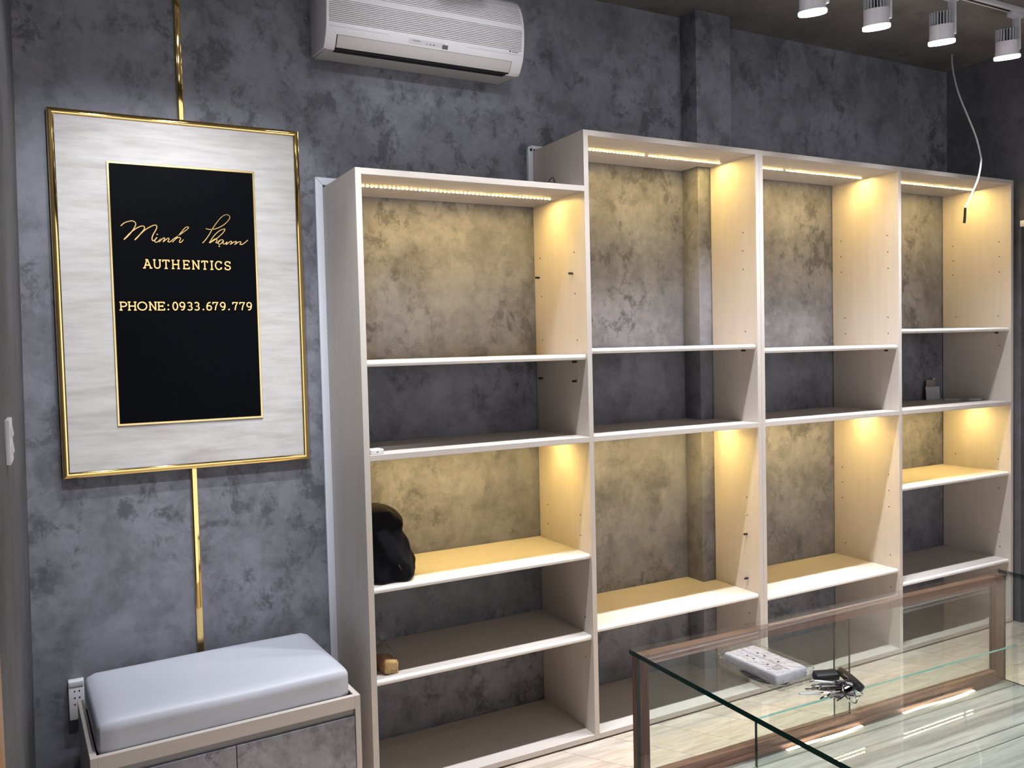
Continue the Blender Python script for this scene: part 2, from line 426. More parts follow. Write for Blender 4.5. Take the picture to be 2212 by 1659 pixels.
bkA = thing('bookcase', 'stepped cream bookcase with a short left bay and a taller right bay', 'bookcase', (0.9, -0.2, 0))
upright(bkA, 0.0, H1); upright(bkA, XA, H2); upright(bkA, XB, H2, yb=-0.114)
board('top_board', bkA, T, XA, H1); board('top_board', bkA, XA+T, XB, H2)
board('bottom_board', bkA, T, XA, ZBOT); board('bottom_board', bkA, XA+T, XB, ZBOT)
board('fixed_shelf', bkA, T, XA, ZF, mats='cream_laminate_flat'); board('fixed_shelf', bkA, XA+T, XB, ZF)
for z in (1.5125, 0.7381, 0.419): round_shelf(bkA, T, XA, z)
for z in (1.5344, 0.4425): round_shelf(bkA, XA+T, XB, z)
pins(bkA, XA, [(-0.303, 1.829), (-0.043, 1.834), (-0.317, 1.484), (-0.051, 1.414), (-0.314, 1.408)])
pins(bkA, XB, [(-0.322, 1.508), (-0.321, 0.695), (-0.323, 0.497)])
holes(bkA, XA, [(-0.317, 1.91), (-0.317, 1.75), (-0.327, 1.568), (-0.054, 1.914), (-0.059, 1.756), (-0.058, 1.573), (-0.324, 0.881), (-0.321, 0.799), (-0.07, 0.883), (-0.07, 0.802), (-0.342, 0.478), (-0.34, 0.319)])
holes(bkA, XB, [(-0.318, 2.023), (-0.316, 1.944), (-0.316, 1.863), (-0.327, 1.591), (-0.322, 0.859), (-0.324, 0.779), (-0.33, 0.341)])
feet(bkA, 0.0, XA); feet(bkA, XA+T, XB)

bkB = thing('bookcase', 'tall cream bookcase with two bays beside the right wall', 'bookcase', (2.7, -0.2, 0))
upright(bkB, XB+T+0.0008, H2, yb=-0.114); upright(bkB, XC, H2); upright(bkB, XD, H2)
board('top_board', bkB, XB+2*T, XC, H2); board('top_board', bkB, XC+T, XD, H2)
board('bottom_board', bkB, XB+2*T, XC, ZBOT); board('bottom_board', bkB, XC+T, XD, ZBOT)
board('fixed_shelf', bkB, XB+2*T, XC, ZF); board('fixed_shelf', bkB, XC+T, XD, ZF)
for z in (1.5147, 0.4204): round_shelf(bkB, XB+2*T, XC, z)
for z in (1.5899, 0.8169, 0.344): round_shelf(bkB, XC+T, XD, z)
pins(bkB, XC, [(-0.333, 1.487)]); pins(bkB, XD, [(-0.325, 1.562)])
holes(bkB, XC, [(-0.335, 2.046), (-0.338, 1.966), (-0.34, 1.886), (-0.338, 1.649), (-0.339, 1.57), (-0.061, 2.051), (-0.06, 1.971), (-0.06, 1.892), (-0.082, 1.655), (-0.083, 1.575), (-0.337, 0.877), (-0.339, 0.798), (-0.338, 0.718), (-0.059, 0.883), (-0.059, 0.804), (-0.057, 0.723), (-0.344, 0.48), (-0.073, 0.487), (-0.346, 0.32)])
holes(bkB, XD, [(-0.332, 2.049), (-0.334, 1.969), (-0.334, 1.888), (-0.329, 1.653), (-0.066, 2.056), (-0.068, 1.973), (-0.066, 1.895), (-0.086, 1.657), (-0.336, 1.494), (-0.329, 0.878), (-0.332, 0.721), (-0.081, 0.883), (-0.337, 0.482), (-0.338, 0.402)])
feet(bkB, XB+2*T, XC); feet(bkB, XC+T, XD)

# warm LED strips under the tops and under the fixed shelves
chip_me = None
def led_strip(x0, x1, ztop, label, gaps=(), y=-0.207, mat='led_chip', group='warm LED strips in the bookcases'):
    global chip_me
    t = thing('led_strip', label, 'light', ((x0+x1)/2, y, ztop-0.001), 0, group)
    build('tape', G().box(x0, x1, y-0.004, y+0.004, ztop-0.0012, ztop-0.0002), 'led_tape', t)
    if chip_me is None:
        cg = G().box(-0.0032, 0.0032, -0.0032, 0.0032, -0.0016, 0.0); cg.m = [0, 1, 1, 1, 1, 1]
        o = build('led_chip', cg, ['led_chip', 'led_side']); chip_me = o.data; bpy.data.objects.remove(o)
    n = int((x1-x0)/0.0167)
    for k in range(n):
        x = x0+0.0083+k*0.0167
        if any(abs(x-gp) < 0.006 for gp in gaps): continue
        c = bpy.data.objects.new('led_chip', chip_me); COL.objects.link(c); hang(c, t); c.location = (x, y, ztop-0.0012)
    return t
led_strip(0.065, 0.880, H1-T, 'warm LED strip under the top of the short bay')
led_strip(1.00, 1.765, H2-T, 'warm LED strip under the top of the bay in front of the pier', gaps=(1.345,))
led_strip(1.95, 2.675, H2-T, 'warm LED strip under the top of the third bay from the left', gaps=(2.145,))
led_strip(2.88, 3.56, H2-T, 'warm LED strip under the top of the bay with the hanging cable', gaps=(3.43,))
led_strip(0.065, 0.880, ZF-T, 'warm LED strip under the fixed middle shelf of the short bay')
led_strip(1.00, 1.765, ZF-T, 'warm LED strip under the fixed middle shelf of the bay before the pier')
led_strip(1.95, 2.675, ZF-T, 'warm LED strip under the fixed middle shelf of the third bay')
led_strip(2.88, 3.56, ZF-T, 'warm LED strip under the fixed middle shelf of the rightmost bay')

# white square-tube trims behind the bookcases
t = thing('cable_trunking', 'white cable trunking along the left rear edge of the short bay', 'trunking', (-0.014, -0.01, 0))
build('duct', G().prism([(-0.028, 0.0), (-0.0005, 0.0), (-0.0005, 2.162), (-0.028, 2.190)], -0.016, -0.0005, 'y'), 'duct_white', t, bevel=0.0015)
build('duct', G().prism([(0.0005, 2.1625), (0.70, 2.1625), (0.70, 2.190), (-0.0268, 2.190)], -0.016, -0.0005, 'y'), 'duct_white', t, bevel=0.0015)
t = thing('cable_trunking', 'short white cable trunking with a square hole above the short bay', 'trunking', (0.885, -0.01, H1))
build('duct', G().prism([(0.874, H1+0.001), (0.8985, H1+0.001), (0.8985, 2.371), (0.880, 2.383), (0.874, 2.377)], -0.020, -0.0005, 'y'), 'duct_white', t, bevel=0.0015)
build('duct', G().prism([(0.8995, 2.3715), (1.60, 2.3715), (1.60, 2.386), (0.886, 2.386)], -0.020, -0.0005, 'y'), 'duct_white', t, bevel=0.0015)
build('square_hole', G().box(0.8815, 0.8925, -0.0206, -0.0200, 2.362, 2.373), 'void_black', t)
P = [(0.849, -0.206, H1), (0.850, -0.205, H1+0.020), (0.858, -0.203, H1+0.042), (0.872, -0.200, H1+0.061), (0.884, -0.197, H1+0.068), (0.892, -0.194, H1+0.055), (0.8955, -0.192, H1+0.03), (0.8965, -0.191, H1)]
tag(build('wire_loop', G().tube(P, 0.0019, 8), 'black_rubber', smooth=True), 'thin black wire loop standing on top of the short bay', 'wire')

# ------------------------------------------------------------------ shop sign on the wall
FX0, FX1, FZ0, FZ1 = -0.891, -0.087, 1.1525, 2.3475
sign = thing('wall_sign', 'gold framed shop sign of pale wood with a black lettered panel', 'sign', ((FX0+FX1)/2, 0, FZ0))
build('backing_board', G().box(FX0+0.006, FX1-0.006, -0.018, -0.0005, FZ0+0.006, FZ1-0.006), 'void_black', sign)
def mitred_frame(parent, name, x0, x1, z0, z1, prof, mat):
    """prof: (inset, depth) points across the bar from outside to inside"""
    for side in range(4):
        a = []; b = []
        for u, y in prof:
            c = [(x0+u, z0+u), (x1-u, z0+u), (x1-u, z1-u), (x0+u, z1-u)]
            p, q = c[side], c[(side+1) % 4]
            a.append((p[0], y, p[1])); b.append((q[0], y, q[1]))
        n = len(prof); g = G()
        g.add(a+b, [(i, (i+1) % n, n+(i+1) % n, n+i) for i in range(n)] + [tuple(range(n))[::-1], tuple(range(n, 2*n))])
        build(name, g, mat, parent, smooth=True)
mitred_frame(sign, 'frame_bar', FX0, FX1, FZ0, FZ1, [(0, -0.001), (0, -0.027), (0.0025, -0.0325), (0.007, -0.035), (0.016, -0.0345), (0.0195, -0.032), (0.0205, -0.027), (0.0205, -0.001)], 'gold')
build('wood_panel', G().box(FX0+0.0207, FX1-0.0207, -0.029, -0.018, FZ0+0.0207, FZ1-0.0207), 'pale_ash', sign)
BX0, BX1, BZ0, BZ1 = -0.7235, -0.2505, 1.316, 2.189
mitred_frame(sign, 'inner_trim', BX0, BX1, BZ0, BZ1, [(0, -0.0285), (0, -0.0335), (0.001, -0.0345), (0.0062, -0.0345), (0.0072, -0.0335), (0.0072, -0.0285)], 'gold_brushed')
black = build('black_panel', G().box(BX0+0.0072, BX1-0.0072, -0.0312, -0.0288, BZ0+0.0072, BZ1-0.0072), 'black_acrylic', sign)
YA, YF = -0.0311, -0.0345
SCRIPT = {
'capital': [[(-0.6882, 1.9777), (-0.6772, 1.9883), (-0.6609, 1.9948), (-0.6489, 1.9954), (-0.6425, 1.987), (-0.6471, 1.9737), (-0.657, 1.9588), (-0.6682, 1.9452), (-0.6807, 1.9332)],
 [(-0.6799, 1.9341), (-0.6598, 1.9566), (-0.6404, 1.9726), (-0.6253, 1.98), (-0.6164, 1.9786), (-0.6176, 1.9692), (-0.6275, 1.9565), (-0.6389, 1.9421), (-0.6479, 1.933)],
 [(-0.6473, 1.9339), (-0.6304, 1.9526), (-0.6135, 1.9688), (-0.594, 1.9814), (-0.5815, 1.9855), (-0.5776, 1.9792), (-0.5822, 1.9672), (-0.5896, 1.9543), (-0.5941, 1.9418), (-0.5923, 1.9333), (-0.5859, 1.9353), (-0.5784, 1.945)]],
'i': [[(-0.5784, 1.945), (-0.5854, 1.9348), (-0.5834, 1.9284), (-0.5762, 1.9304), (-0.5661, 1.942)]],
'n': [[(-0.5661, 1.942), (-0.5721, 1.9297), (-0.5621, 1.9404), (-0.5556, 1.9439), (-0.5546, 1.9401), (-0.5597, 1.9304), (-0.5482, 1.9403), (-0.5425, 1.9435), (-0.5407, 1.9397), (-0.5447, 1.9316), (-0.538, 1.9312), (-0.5265, 1.9415)]],
'h': [[(-0.5265, 1.9415), (-0.5092, 1.954), (-0.4871, 1.9714), (-0.4771, 1.9808), (-0.4798, 1.9839), (-0.4884, 1.9802), (-0.5032, 1.9623), (-0.518, 1.9439), (-0.5305, 1.9303)], [(-0.5305, 1.9303), (-0.518, 1.943), (-0.5083, 1.9469), (-0.5039, 1.9441), (-0.507, 1.936), (-0.5078, 1.9309), (-0.5027, 1.9311), (-0.495, 1.9403)]],
'p': [[(-0.4213, 1.9808), (-0.4054, 1.9785), (-0.3819, 1.9841), (-0.3579, 1.9989), (-0.3415, 2.0174), (-0.3402, 2.0278), (-0.3507, 2.0324), (-0.3657, 2.0244), (-0.381, 2.0069), (-0.3964, 1.985), (-0.4089, 1.9633), (-0.4212, 1.9446), (-0.4332, 1.9306)]],
'h2': [[(-0.4112, 1.9323), (-0.3946, 1.9572), (-0.3764, 1.9749), (-0.3602, 1.9823), (-0.3577, 1.9794), (-0.3649, 1.9681), (-0.3831, 1.9507), (-0.3981, 1.9395), (-0.4095, 1.9321)], [(-0.4095, 1.9321), (-0.395, 1.9447), (-0.3868, 1.9472), (-0.3852, 1.9418), (-0.389, 1.9343), (-0.3826, 1.934), (-0.3740, 1.9434)]],
'a': [[(-0.3646, 1.9444), (-0.374, 1.9434), (-0.3822, 1.9355), (-0.3795, 1.9292), (-0.3721, 1.9313), (-0.3629, 1.9423)], [(-0.3629, 1.9423), (-0.3656, 1.9322), (-0.3598, 1.9305), (-0.3512, 1.9382)]],
'm': [[(-0.3512, 1.9382), (-0.3546, 1.9286), (-0.343, 1.9382), (-0.3369, 1.9405), (-0.3365, 1.936), (-0.3412, 1.9294), (-0.3299, 1.9374), (-0.3214, 1.9408), (-0.3201, 1.9378), (-0.3263, 1.9293), (-0.3141, 1.938), (-0.3065, 1.9402), (-0.3048, 1.9368), (-0.3083, 1.9312), (-0.3008, 1.9308), (-0.29, 1.9386), (-0.2807, 1.947)]],
}
def smooth_line(p, n=5):
    out = []
    for i in range(len(p)-1):
        p0, p1, p2, p3 = p[max(i-1, 0)], p[i], p[i+1], p[min(i+2, len(p)-1)]
        for k in range(n):
            t = k/n
            out.append(tuple(0.5*((2*p1[a]) + (-p0[a]+p2[a])*t + (2*p0[a]-5*p1[a]+4*p2[a]-p3[a])*t*t + (-p0[a]+3*p1[a]-3*p2[a]+p3[a])*t**3) for a in (0, 1)))
    return out + [p[-1]]
def disc(g, x, z, r):
    g.prism([(x+r*math.cos(a*math.pi/6), z+r*math.sin(a*math.pi/6)) for a in range(12)], YF, YA, 'y')
for k, strokes in SCRIPT.items():
    g = G()
    for q, s_ in enumerate(strokes): g.ribbon(smooth_line(s_), 0.0025 if k != 'capital' else 0.0031, YA, YF-0.0002*q)
    if k == 'i': disc(g, -0.5772, 1.9548, 0.0022)
    if k == 'a': disc(g, -0.3783, 1.922, 0.0025)
    build('script_letter', g, 'gold_letter', black)

def arc(cx, cy, rx, ry, a0, a1, n=14):
    return [(cx+rx*math.cos(math.radians(a0+(a1-a0)*k/n)), cy+ry*math.sin(math.radians(a0+(a1-a0)*k/n))) for k in range(n+1)]
def ser(x, y, wd=0.3): return [(x-wd/2, y), (x+wd/2, y)]
GLY = {   # strokes on a unit cell: x 0..1, y 0..1 ; True marks a closed stroke
'A': [[(.14, .0), (.46, .97)], [(.86, .0), (.50, .97)], [(.26, .36), (.74, .36)], ser(.14, .04), ser(.86, .04), [(.28, .96), (.56, .96)]],
'U': [[(.18, .96), (.18, .35)] + arc(.5, .34, .32, .30, 180, 360) + [(.82, .96)], ser(.18, .96), ser(.82, .96)],
'T': [[(.06, .95), (.94, .95)], [(.5, .95), (.5, .0)], ser(.5, .04, .42), [(.09, .97), (.09, .76)], [(.91, .97), (.91, .76)]],
'H': [[(.18, 0), (.18, 1)], [(.82, 0), (.82, 1)], [(.18, .5), (.82, .5)], ser(.18, .04), ser(.82, .04), ser(.18, .96), ser(.82, .96)],
'E': [[(.2, 0), (.2, 1)], [(.04, .95), (.9, .95)], [(.2, .5), (.68, .5)], [(.04, .05), (.92, .05)], [(.88, .97), (.88, .76)], [(.9, .24), (.9, .02)], [(.68, .62), (.68, .38)]],
'N': [[(.18, 0), (.18, 1)], [(.18, .98), (.82, .02)], [(.82, 0), (.82, 1)], ser(.18, .04), ser(.14, .96, .22), ser(.82, .96)],
'I': [[(.5, 0), (.5, 1)], ser(.5, .04, .9), ser(.5, .96, .9)],
'C': [arc(.52, .5, .42, .46, 42, 318, 20), [(.86, .97), (.86, .70)], [(.86, .30), (.86, .08)]],
'S': [arc(.5, .725, .36, .235, 30, 270, 12) + arc(.5, .26, .38, .23, 90, -150, 12), [(.84, .97), (.84, .72)], [(.14, .30), (.14, .05)]],
'P': [[(.2, 0), (.2, 1)], [(.04, .95), (.5, .95)] + arc(.52, .70, .36, .25, 90, -90, 10) + [(.2, .45)], ser(.2, .04, .36)],
'O': [arc(.5, .5, .46, .46, 0, 345, 23), True],
'0': [arc(.5, .5, .36, .46, 0, 345, 23), True],
'9': [arc(.5, .68, .36, .28, 0, 345, 20), True, [(.86, .68), (.86, .52), (.80, .28), (.62, .08), (.30, .05)]],
'6': [arc(.5, .30, .36, .27, 0, 345, 20), True, [(.14, .32), (.16, .56), (.28, .80), (.50, .94), (.74, .95)]],
'3': [[(.16, .88)] + arc(.48, .725, .33, .22, 110, -90, 10) + arc(.48, .265, .37, .235, 90, -145, 12)],
'7': [[(.10, .95), (.90, .95), (.62, .55), (.46, .02)], [(.12, .97), (.12, .74)]],
}
def letters(txt, xs, widths, z, h, sw):
    for ch, x, wd in zip(txt, xs, widths):
        g = G()
        if ch in ':.':
            disc(g, x, z+0.10*h, sw*0.72)
            if ch == ':': disc(g, x, z+0.62*h, sw*0.72)
        else:
            st = GLY[ch]; q = 0
            for i, s_ in enumerate(st):
                if s_ is True: continue
                cl = i+1 < len(st) and st[i+1] is True
                pts = [(x+(a-.5)*wd, z+b*h) for a, b in s_]
                g.ribbon(pts, sw, YA, YF-0.00015*q, closed=cl); q += 1
        build('letter', g, 'gold_letter', black)
pw = 0.000273
letters('AUTHENTICS', [-0.6113, -0.5812, -0.5536, -0.5229, -0.489, -0.4577, -0.4289, -0.4057, -0.3832, -0.3529], [pw*k for k in (104, 98, 88, 100, 86, 100, 82, 40, 92, 84)], 1.8400, 0.0302, 0.0040)
letters('PHONE:0933.679.779', [-0.6907, -0.664, -0.633, -0.6003, -0.5741, -0.5519, -0.5296, -0.5071, -0.483, -0.4601, -0.4391, -0.4197, -0.3992, -0.3743, -0.3536, -0.3327, -0.3087, -0.2846],
        [pw*k for k in (92, 104, 108, 98, 92, 30, 74, 76, 76, 76, 30, 76, 74, 76, 30, 74, 74, 76)], 1.6995, 0.0285, 0.0039)

# gold strips running up and down the wall from the sign
tag(build('gold_strip', G().prism([(-0.4935, 2.3480), (-0.4735, 2.3480), (-0.4735, CEIL), (-0.4935, CEIL)], -0.012, -0.0005, 'y'), 'gold', bevel=0.003, segs=3),
    'polished gold wall strip rising from the sign to the ceiling', 'trim strip')
tag(build('gold_strip', G().prism([(-0.4990, 0.10), (-0.4775, 0.10), (-0.4775, 1.1520), (-0.4990, 1.1520)], -0.010, -0.0005, 'y'), 'gold', bevel=0.002, segs=2),
    'flat gold wall strip hanging from the sign down behind the bench', 'trim strip')

# ------------------------------------------------------------------ air conditioner
AX0, AX1 = -0.0232, 0.758
ac = thing('air_conditioner', 'white wall-mounted air conditioner with a ribbed grille', 'air conditioner', ((AX0+AX1)/2, 0, 2.61))
FRONT = [(2.612, -0.160), (2.622, -0.174), (2.640, -0.187), (2.655, -0.196), (2.672, -0.2035), (2.690, -0.2075), (2.715, -0.2115), (2.745, -0.2145), (2.775, -0.215), (2.805, -0.2115), (2.835, -0.203), (2.862, -0.190), (2.888, -0.168), (2.910, -0.135), (2.926, -0.09), (2.934, -0.04), (2.935, -0.001)]
def yfront(z):
    for (a, ya), (b, yb) in zip(FRONT, FRONT[1:]):
        if a <= z <= b: return ya+(yb-ya)*(z-a)/(b-a)
    return -0.1
def inset(z): return 0.005 if (2.692 < z < 2.768 or 2.791 < z < 2.880) else 0.0
zs = sorted(set([z for z, _ in FRONT] + [2.6915, 2.6925, 2.7675, 2.7685, 2.7905, 2.7915, 2.8795, 2.8805]))
side_prof = [(-0.001, 2.628)] + [(yfront(z), z) for z in zs if z < 2.935] + [(-0.001, 2.935)]
core_prof = [(-0.001, 2.629)] + [(yfront(z)+inset(z), z) for z in zs if z < 2.935] + [(-0.001, 2.935)]
build('body', G().prism(core_prof[::-1], AX0+0.009, AX1-0.009, 'x'), 'plastic_white', ac, smooth=True)
for xa, xb in ((AX0, AX0+0.010), (AX1-0.010, AX1)):
    build('end_cap', G().prism(side_prof[::-1], xa, xb, 'x'), 'plastic_white', ac, smooth=True, bevel=0.0015)
def grille(z0, z1, n):
    gb = G()
    k = 6; pr = [(yfront(z0+(z1-z0)*i/k)+0.0045, z0+(z1-z0)*i/k) for i in range(k+1)]
    pr2 = pr + [(y+0.002, z) for y, z in pr[::-1]]
    build('grille_backing', gb.prism(pr2, AX0+0.010, AX1-0.010, 'x'), 'slot_grey', ac)
    pitch = (z1-z0)/n
    for i in range(n):
        a = z0+pitch*i+pitch*0.16; b = z0+pitch*(i+1)-pitch*0.16
        mid = (a+b)/2
        pts = [(yfront(a)+0.0045, a), (yfront(a)+0.0006, a), (yfront(mid)-0.0006, mid), (yfront(b)+0.0006, b), (yfront(b)+0.0045, b)]
        build('grille_slat', G().prism(pts[::-1], AX0+0.010, AX1-0.010, 'x'), 'plastic_white', ac)
grille(2.6925, 2.7675, 12); grille(2.7915, 2.8795, 13)
# outlet flap, the dark slot round and below it
def skin(x0, x1, z0, z1, off, th_, n=5):
    pr = [(yfront(z0+(z1-z0)*i/n)-off, z0+(z1-z0)*i/n) for i in range(n+1)]
    return G().prism(pr + [(y+th_, z) for y, z in pr[::-1]], x0, x1, 'x')
build('outlet_gap', skin(0.0165, 0.7105, 2.6135, 2.6535, 0.0006, 0.003), 'void_black', ac)
build('flap', skin(0.0195, 0.7085, 2.6175, 2.6522, 0.0022, 0.003), 'plastic_beige', ac, smooth=True)
build('outlet_slot', G().prism([(-0.163, 2.6105), (-0.128, 2.6135), (-0.128, 2.6185), (-0.163, 2.6185)], 0.0165, 0.700, 'x'), 'void_black', ac)
build('bottom_tray', G().prism([(-0.127, 2.6125), (-0.001, 2.6245), (-0.001, 2.630), (-0.127, 2.6235)], AX0+0.010, AX1-0.010, 'x'), 'plastic_beige', ac)
for xa, xb in ((AX0+0.010, 0.0165), (0.700, AX1-0.010)):
    build('bottom_corner', G().prism([(-0.1585, 2.6105), (-0.127, 2.6125), (-0.127, 2.621), (-0.1585, 2.621)], xa, xb, 'x'), 'plastic_beige', ac)
disp = build('display_panel', skin(0.283, 0.425, 2.6605, 2.6765, 0.0012, 0.002), 'plastic_cool', ac)
def front_text(s, size, x, z, parent, mat, slope=0.0, spacing=1.0):
    g = text_geo(s, size, spacing)
    g.v = [(x+a, yfront(z+b)-0.0016-c-slope*0, z+b) for a, b, c in g.v]
    return build('print', g, mat, parent)
front_text('TOSHIBA', 0.0074, 0.3105, 2.6705, disp, 'print_grey', spacing=1.05)
for k in range(3):
    build('indicator', G().box(0.352+k*0.0125, 0.356+k*0.0125+0.002*k, yfront(2.666)-0.0020, yfront(2.666)-0.0008, 2.6645, 2.6672), 'print_grey', disp)
build('sensor_window', skin(0.4145, 0.4375, 2.6585, 2.6715, 0.0014, 0.002), 'sensor_smoke', ac)
front_text('inverter', 0.0085, 0.720, 2.6865, ac, 'print_grey')
build('emblem', skin(0.6935, 0.7005, 2.6845, 2.6890, 0.0012, 0.001), 'print_grey', ac)
build('cover_ridge', skin(AX0+0.012, 0.205, 2.6765, 2.6790, 0.0012, 0.002), 'plastic_cool', ac, smooth=True)
build('cover_ridge', skin(0.515, AX1-0.012, 2.6765, 2.6790, 0.0012, 0.002), 'plastic_cool', ac, smooth=True)

# ------------------------------------------------------------------ bench
BL, BW, BD = 0.781, 0, 0.47
brz = math.radians(2.6)
bench = thing('storage_bench', 'low storage bench with cement-look doors under the white cushion', 'bench', (-0.8585, -0.558, 0), brz, local=True)
bz = 0.4435; tt = 0.018
build('side_panel', G().box(0, tt, 0, BD, 0.0, bz), 'cream_laminate', bench, bevel=0.0008, segs=1)
build('side_panel', G().box(BL-tt, BL, 0, BD, 0.0, bz), 'cream_laminate', bench, bevel=0.0008, segs=1)
build('front_rail', G().box(tt, BL-tt, 0, tt, bz-0.042, bz), 'cream_laminate_flat', bench, bevel=0.0008, segs=1)
build('back_panel', G().box(tt, BL-tt, BD-tt, BD, 0.0, bz-0.027), 'cream_laminate_flat', bench)
build('seat_board', G().box(tt, BL-tt, tt, BD-tt, bz-0.042, bz-0.026), 'void_black', bench)
build('finger_channel', G().box(tt, BL-tt, 0.010, 0.026, bz-0.066, bz-0.0425), 'metal_channel', bench)
build('bottom_board', G().box(tt, BL-tt, tt, BD-tt, 0.0, 0.06), 'cream_laminate_flat', bench)
for a, b in ((tt+0.002, BL/2-0.0012), (BL/2+0.0012, BL-tt-0.002)):
    build('door', G().box(a, b, 0.001, 0.019, 0.012, bz-0.0655), 'cement_board', bench, bevel=0.001, segs=1)
# cushion: rounded box with a soft swell
def soft_box(x0, x1, y0, y1, z0, z1, r, swell=0.0, nx=40, ny=16, nz=8, seed=1):
    bm = bmesh.new()
    bmesh.ops.create_cube(bm, size=2.0)
    bmesh.ops.subdivide_edges(bm, edges=bm.edges, cuts=22, use_grid_fill=True)
    hx, hy, hz = (x1-x0)/2, (y1-y0)/2, (z1-z0)/2
    rnd = random.Random(seed); ph = [rnd.random()*6 for _ in range(4)]
    g = G(); bm.verts.ensure_lookup_table()
    for v in bm.verts:
        p = [v.co.x*hx, v.co.y*hy, v.co.z*hz]
        q = [max(-h+r, min(h-r, c)) for c, h in zip(p, (hx, hy, hz))]
        d = Vector(p)-Vector(q)
        if d.length > 1e-9: d = d.normalized()*min(r, max(abs(c) for c in d) if True else r)
        o = Vector(q)+d
        o.z += swell*(1-v.co.x**4)*(1-v.co.y**4)*max(0, v.co.z)
        o.z += 0.0012*math.sin(9*o.x+ph[0])*math.cos(11*o.y+ph[1])*(1 if v.co.z > 0 else 0)
        o.y += 0.0015*math.sin(13*o.x+ph[2])*(1-abs(v.co.z))
        g.v.append(((x0+x1)/2+o.x, (y0+y1)/2+o.y, (z0+z1)/2+o.z))
    g.f = [tuple(v.index for v in f.verts) for f in bm.faces]; g.m = [0]*len(g.f); bm.free()
    return g
cush = build('seat_cushion', soft_box(0.021, BL-0.023, 0.021, BD+0.004, bz-0.0255, bz+0.086, 0.030, swell=0.004), 'fabric_white', smooth=True)
cush.location = bench.location; cush.rotation_euler = bench.rotation_euler
tag(cush, 'long white upholstered cushion lying on the storage bench', 'cushion')

# ------------------------------------------------------------------ wall outlet and light switch
sk = thing('wall_outlet', 'white triple power outlet on the wall left of the bench', 'outlet', (-0.883, 0, 0.36))
build('box', G().box(-0.904, -0.858, -0.030, -0.0005, 0.360, 0.488), 'plastic_white', sk, bevel=0.002)
build('top_cover', G().box(-0.902, -0.860, -0.032, -0.030, 0.470, 0.486), 'plastic_cool', sk, bevel=0.0006)
for k in range(3):
    for x in (-0.886, -0.872):
        build('socket_hole', G().prism([(x-0.0035, 0.455-k*0.022), (x+0.0015, 0.4515-k*0.022), (x+0.0015, 0.4585-k*0.022)], -0.0306, -0.0300, 'y'), 'void_black', sk)
sw = thing('light_switch', 'white switch plate with two rockers on the left wall', 'switch', (-0.99, -1.10, 1.34), 0)
wx = LX(1.39)
build('plate', G().box(wx-0.0005, wx+0.009, -1.155, -1.050, 1.333, 1.424), 'plastic_white', sw, bevel=0.002)
for zc in (1.362, 1.396):
    build('rocker', G().prism([(wx+0.009, zc-0.011), (wx+0.0125, zc-0.008), (wx+0.010, zc+0.011), (wx+0.009, zc+0.011)], -1.135, -1.070, 'y'), 'plastic_cool', sw)

# ------------------------------------------------------------------ track lights
HEAD_TILT = math.radians(12)
def head(loc, label, group):
    """loc: point on the track above the lamp; the lamp hangs 0.24 below"""
    if True:
        t = thing('track_spotlight', label, 'spotlight', loc, 0, group, local=True)
        build('adapter', G().box(0.020, 0.100, -0.016, 0.016, -0.045, -0.0215), 'lamp_white', t, bevel=0.003)
        build('arm', G().box(0.064, 0.078, -0.017, 0.017, -0.190, -0.040), 'lamp_white', t, bevel=0.003)
        build('pivot', G().tube([(0.048, 0, -0.172), (0.066, 0, -0.172)], 0.010, 14), 'lamp_white', t, smooth=True)
        tl = Matrix.Translation((0, 0, -0.172)) @ Matrix.Rotation(HEAD_TILT, 4, Vector((0.58, -0.82, 0))) @ Matrix.Translation((0, 0, 0.172))
        def turned(g):
            g.v = [tuple(tl @ Vector(v)) for v in g.v]; return g
        b = build('lamp_body', turned(G().lathe([(0.030, -0.1595), (0.0478, -0.160), (0.0482, -0.165), (0.0485, -0.198), (0.0505, -0.222), (0.0525, -0.2235)], n=32)), 'lamp_white', t, smooth=True)
        build('heat_sink', turned(G().lathe([(0.030, -0.112), (0.033, -0.114), (0.033, -0.1595)], n=20)), 'slot_grey', b, smooth=True)
        for k in range(24):
            a = 2*math.pi*k/24; c, s_ = math.cos(a), math.sin(a)
            g = G().box(0.030, 0.0485, -0.0014, 0.0014, -0.160, -0.108)
            g.v = [(c*x-s_*y, s_*x+c*y, z) for x, y, z in g.v]
            build('cooling_fin', turned(g), 'fin_grey', b)
        build('lens', turned(G().lathe([(0.0525, -0.2235), (0.0535, -0.226), (0.0535, -0.236), (0.050, -0.239), (0.0, -0.2395)], n=32, cap=False)), 'lens_glow', t, smooth=True)
    return t
YT = -0.745; ZT = CEIL
HX = [1.740, 2.105, 2.520, 2.985]
LBL = ['white track spotlight cut by the top edge, leftmost of four', 'white track spotlight with only its fins cut by the top edge',
       'white track spotlight whose whole arm shows, above the hanging cable', 'white track spotlight at the end of the track, rightmost of four']
GRP = 'track spotlights along the bookcases'
proto = None
heads = []
for x, lb in zip(HX, LBL):
    if proto is None:
        proto = head((x, YT, ZT), lb, GRP)
        clean = list(proto.children)
        heads.append(proto)
    else:
        t = bpy.data.objects.new('track_spotlight', None); COL.objects.link(t); t.empty_display_size = 0.05
        t.location = (x, YT, ZT); tag(t, lb, 'spotlight', GRP)
        for c in clean: copy_tree(c, t)
        heads.append(t)
def lamp_copy(x, y, label, group):
    t = bpy.data.objects.new('track_spotlight', None); COL.objects.link(t); t.empty_display_size = 0.05
    t.location = (x, y, ZT); tag(t, label, 'spotlight', group)
    for c in clean: copy_tree(c, t)
    return t
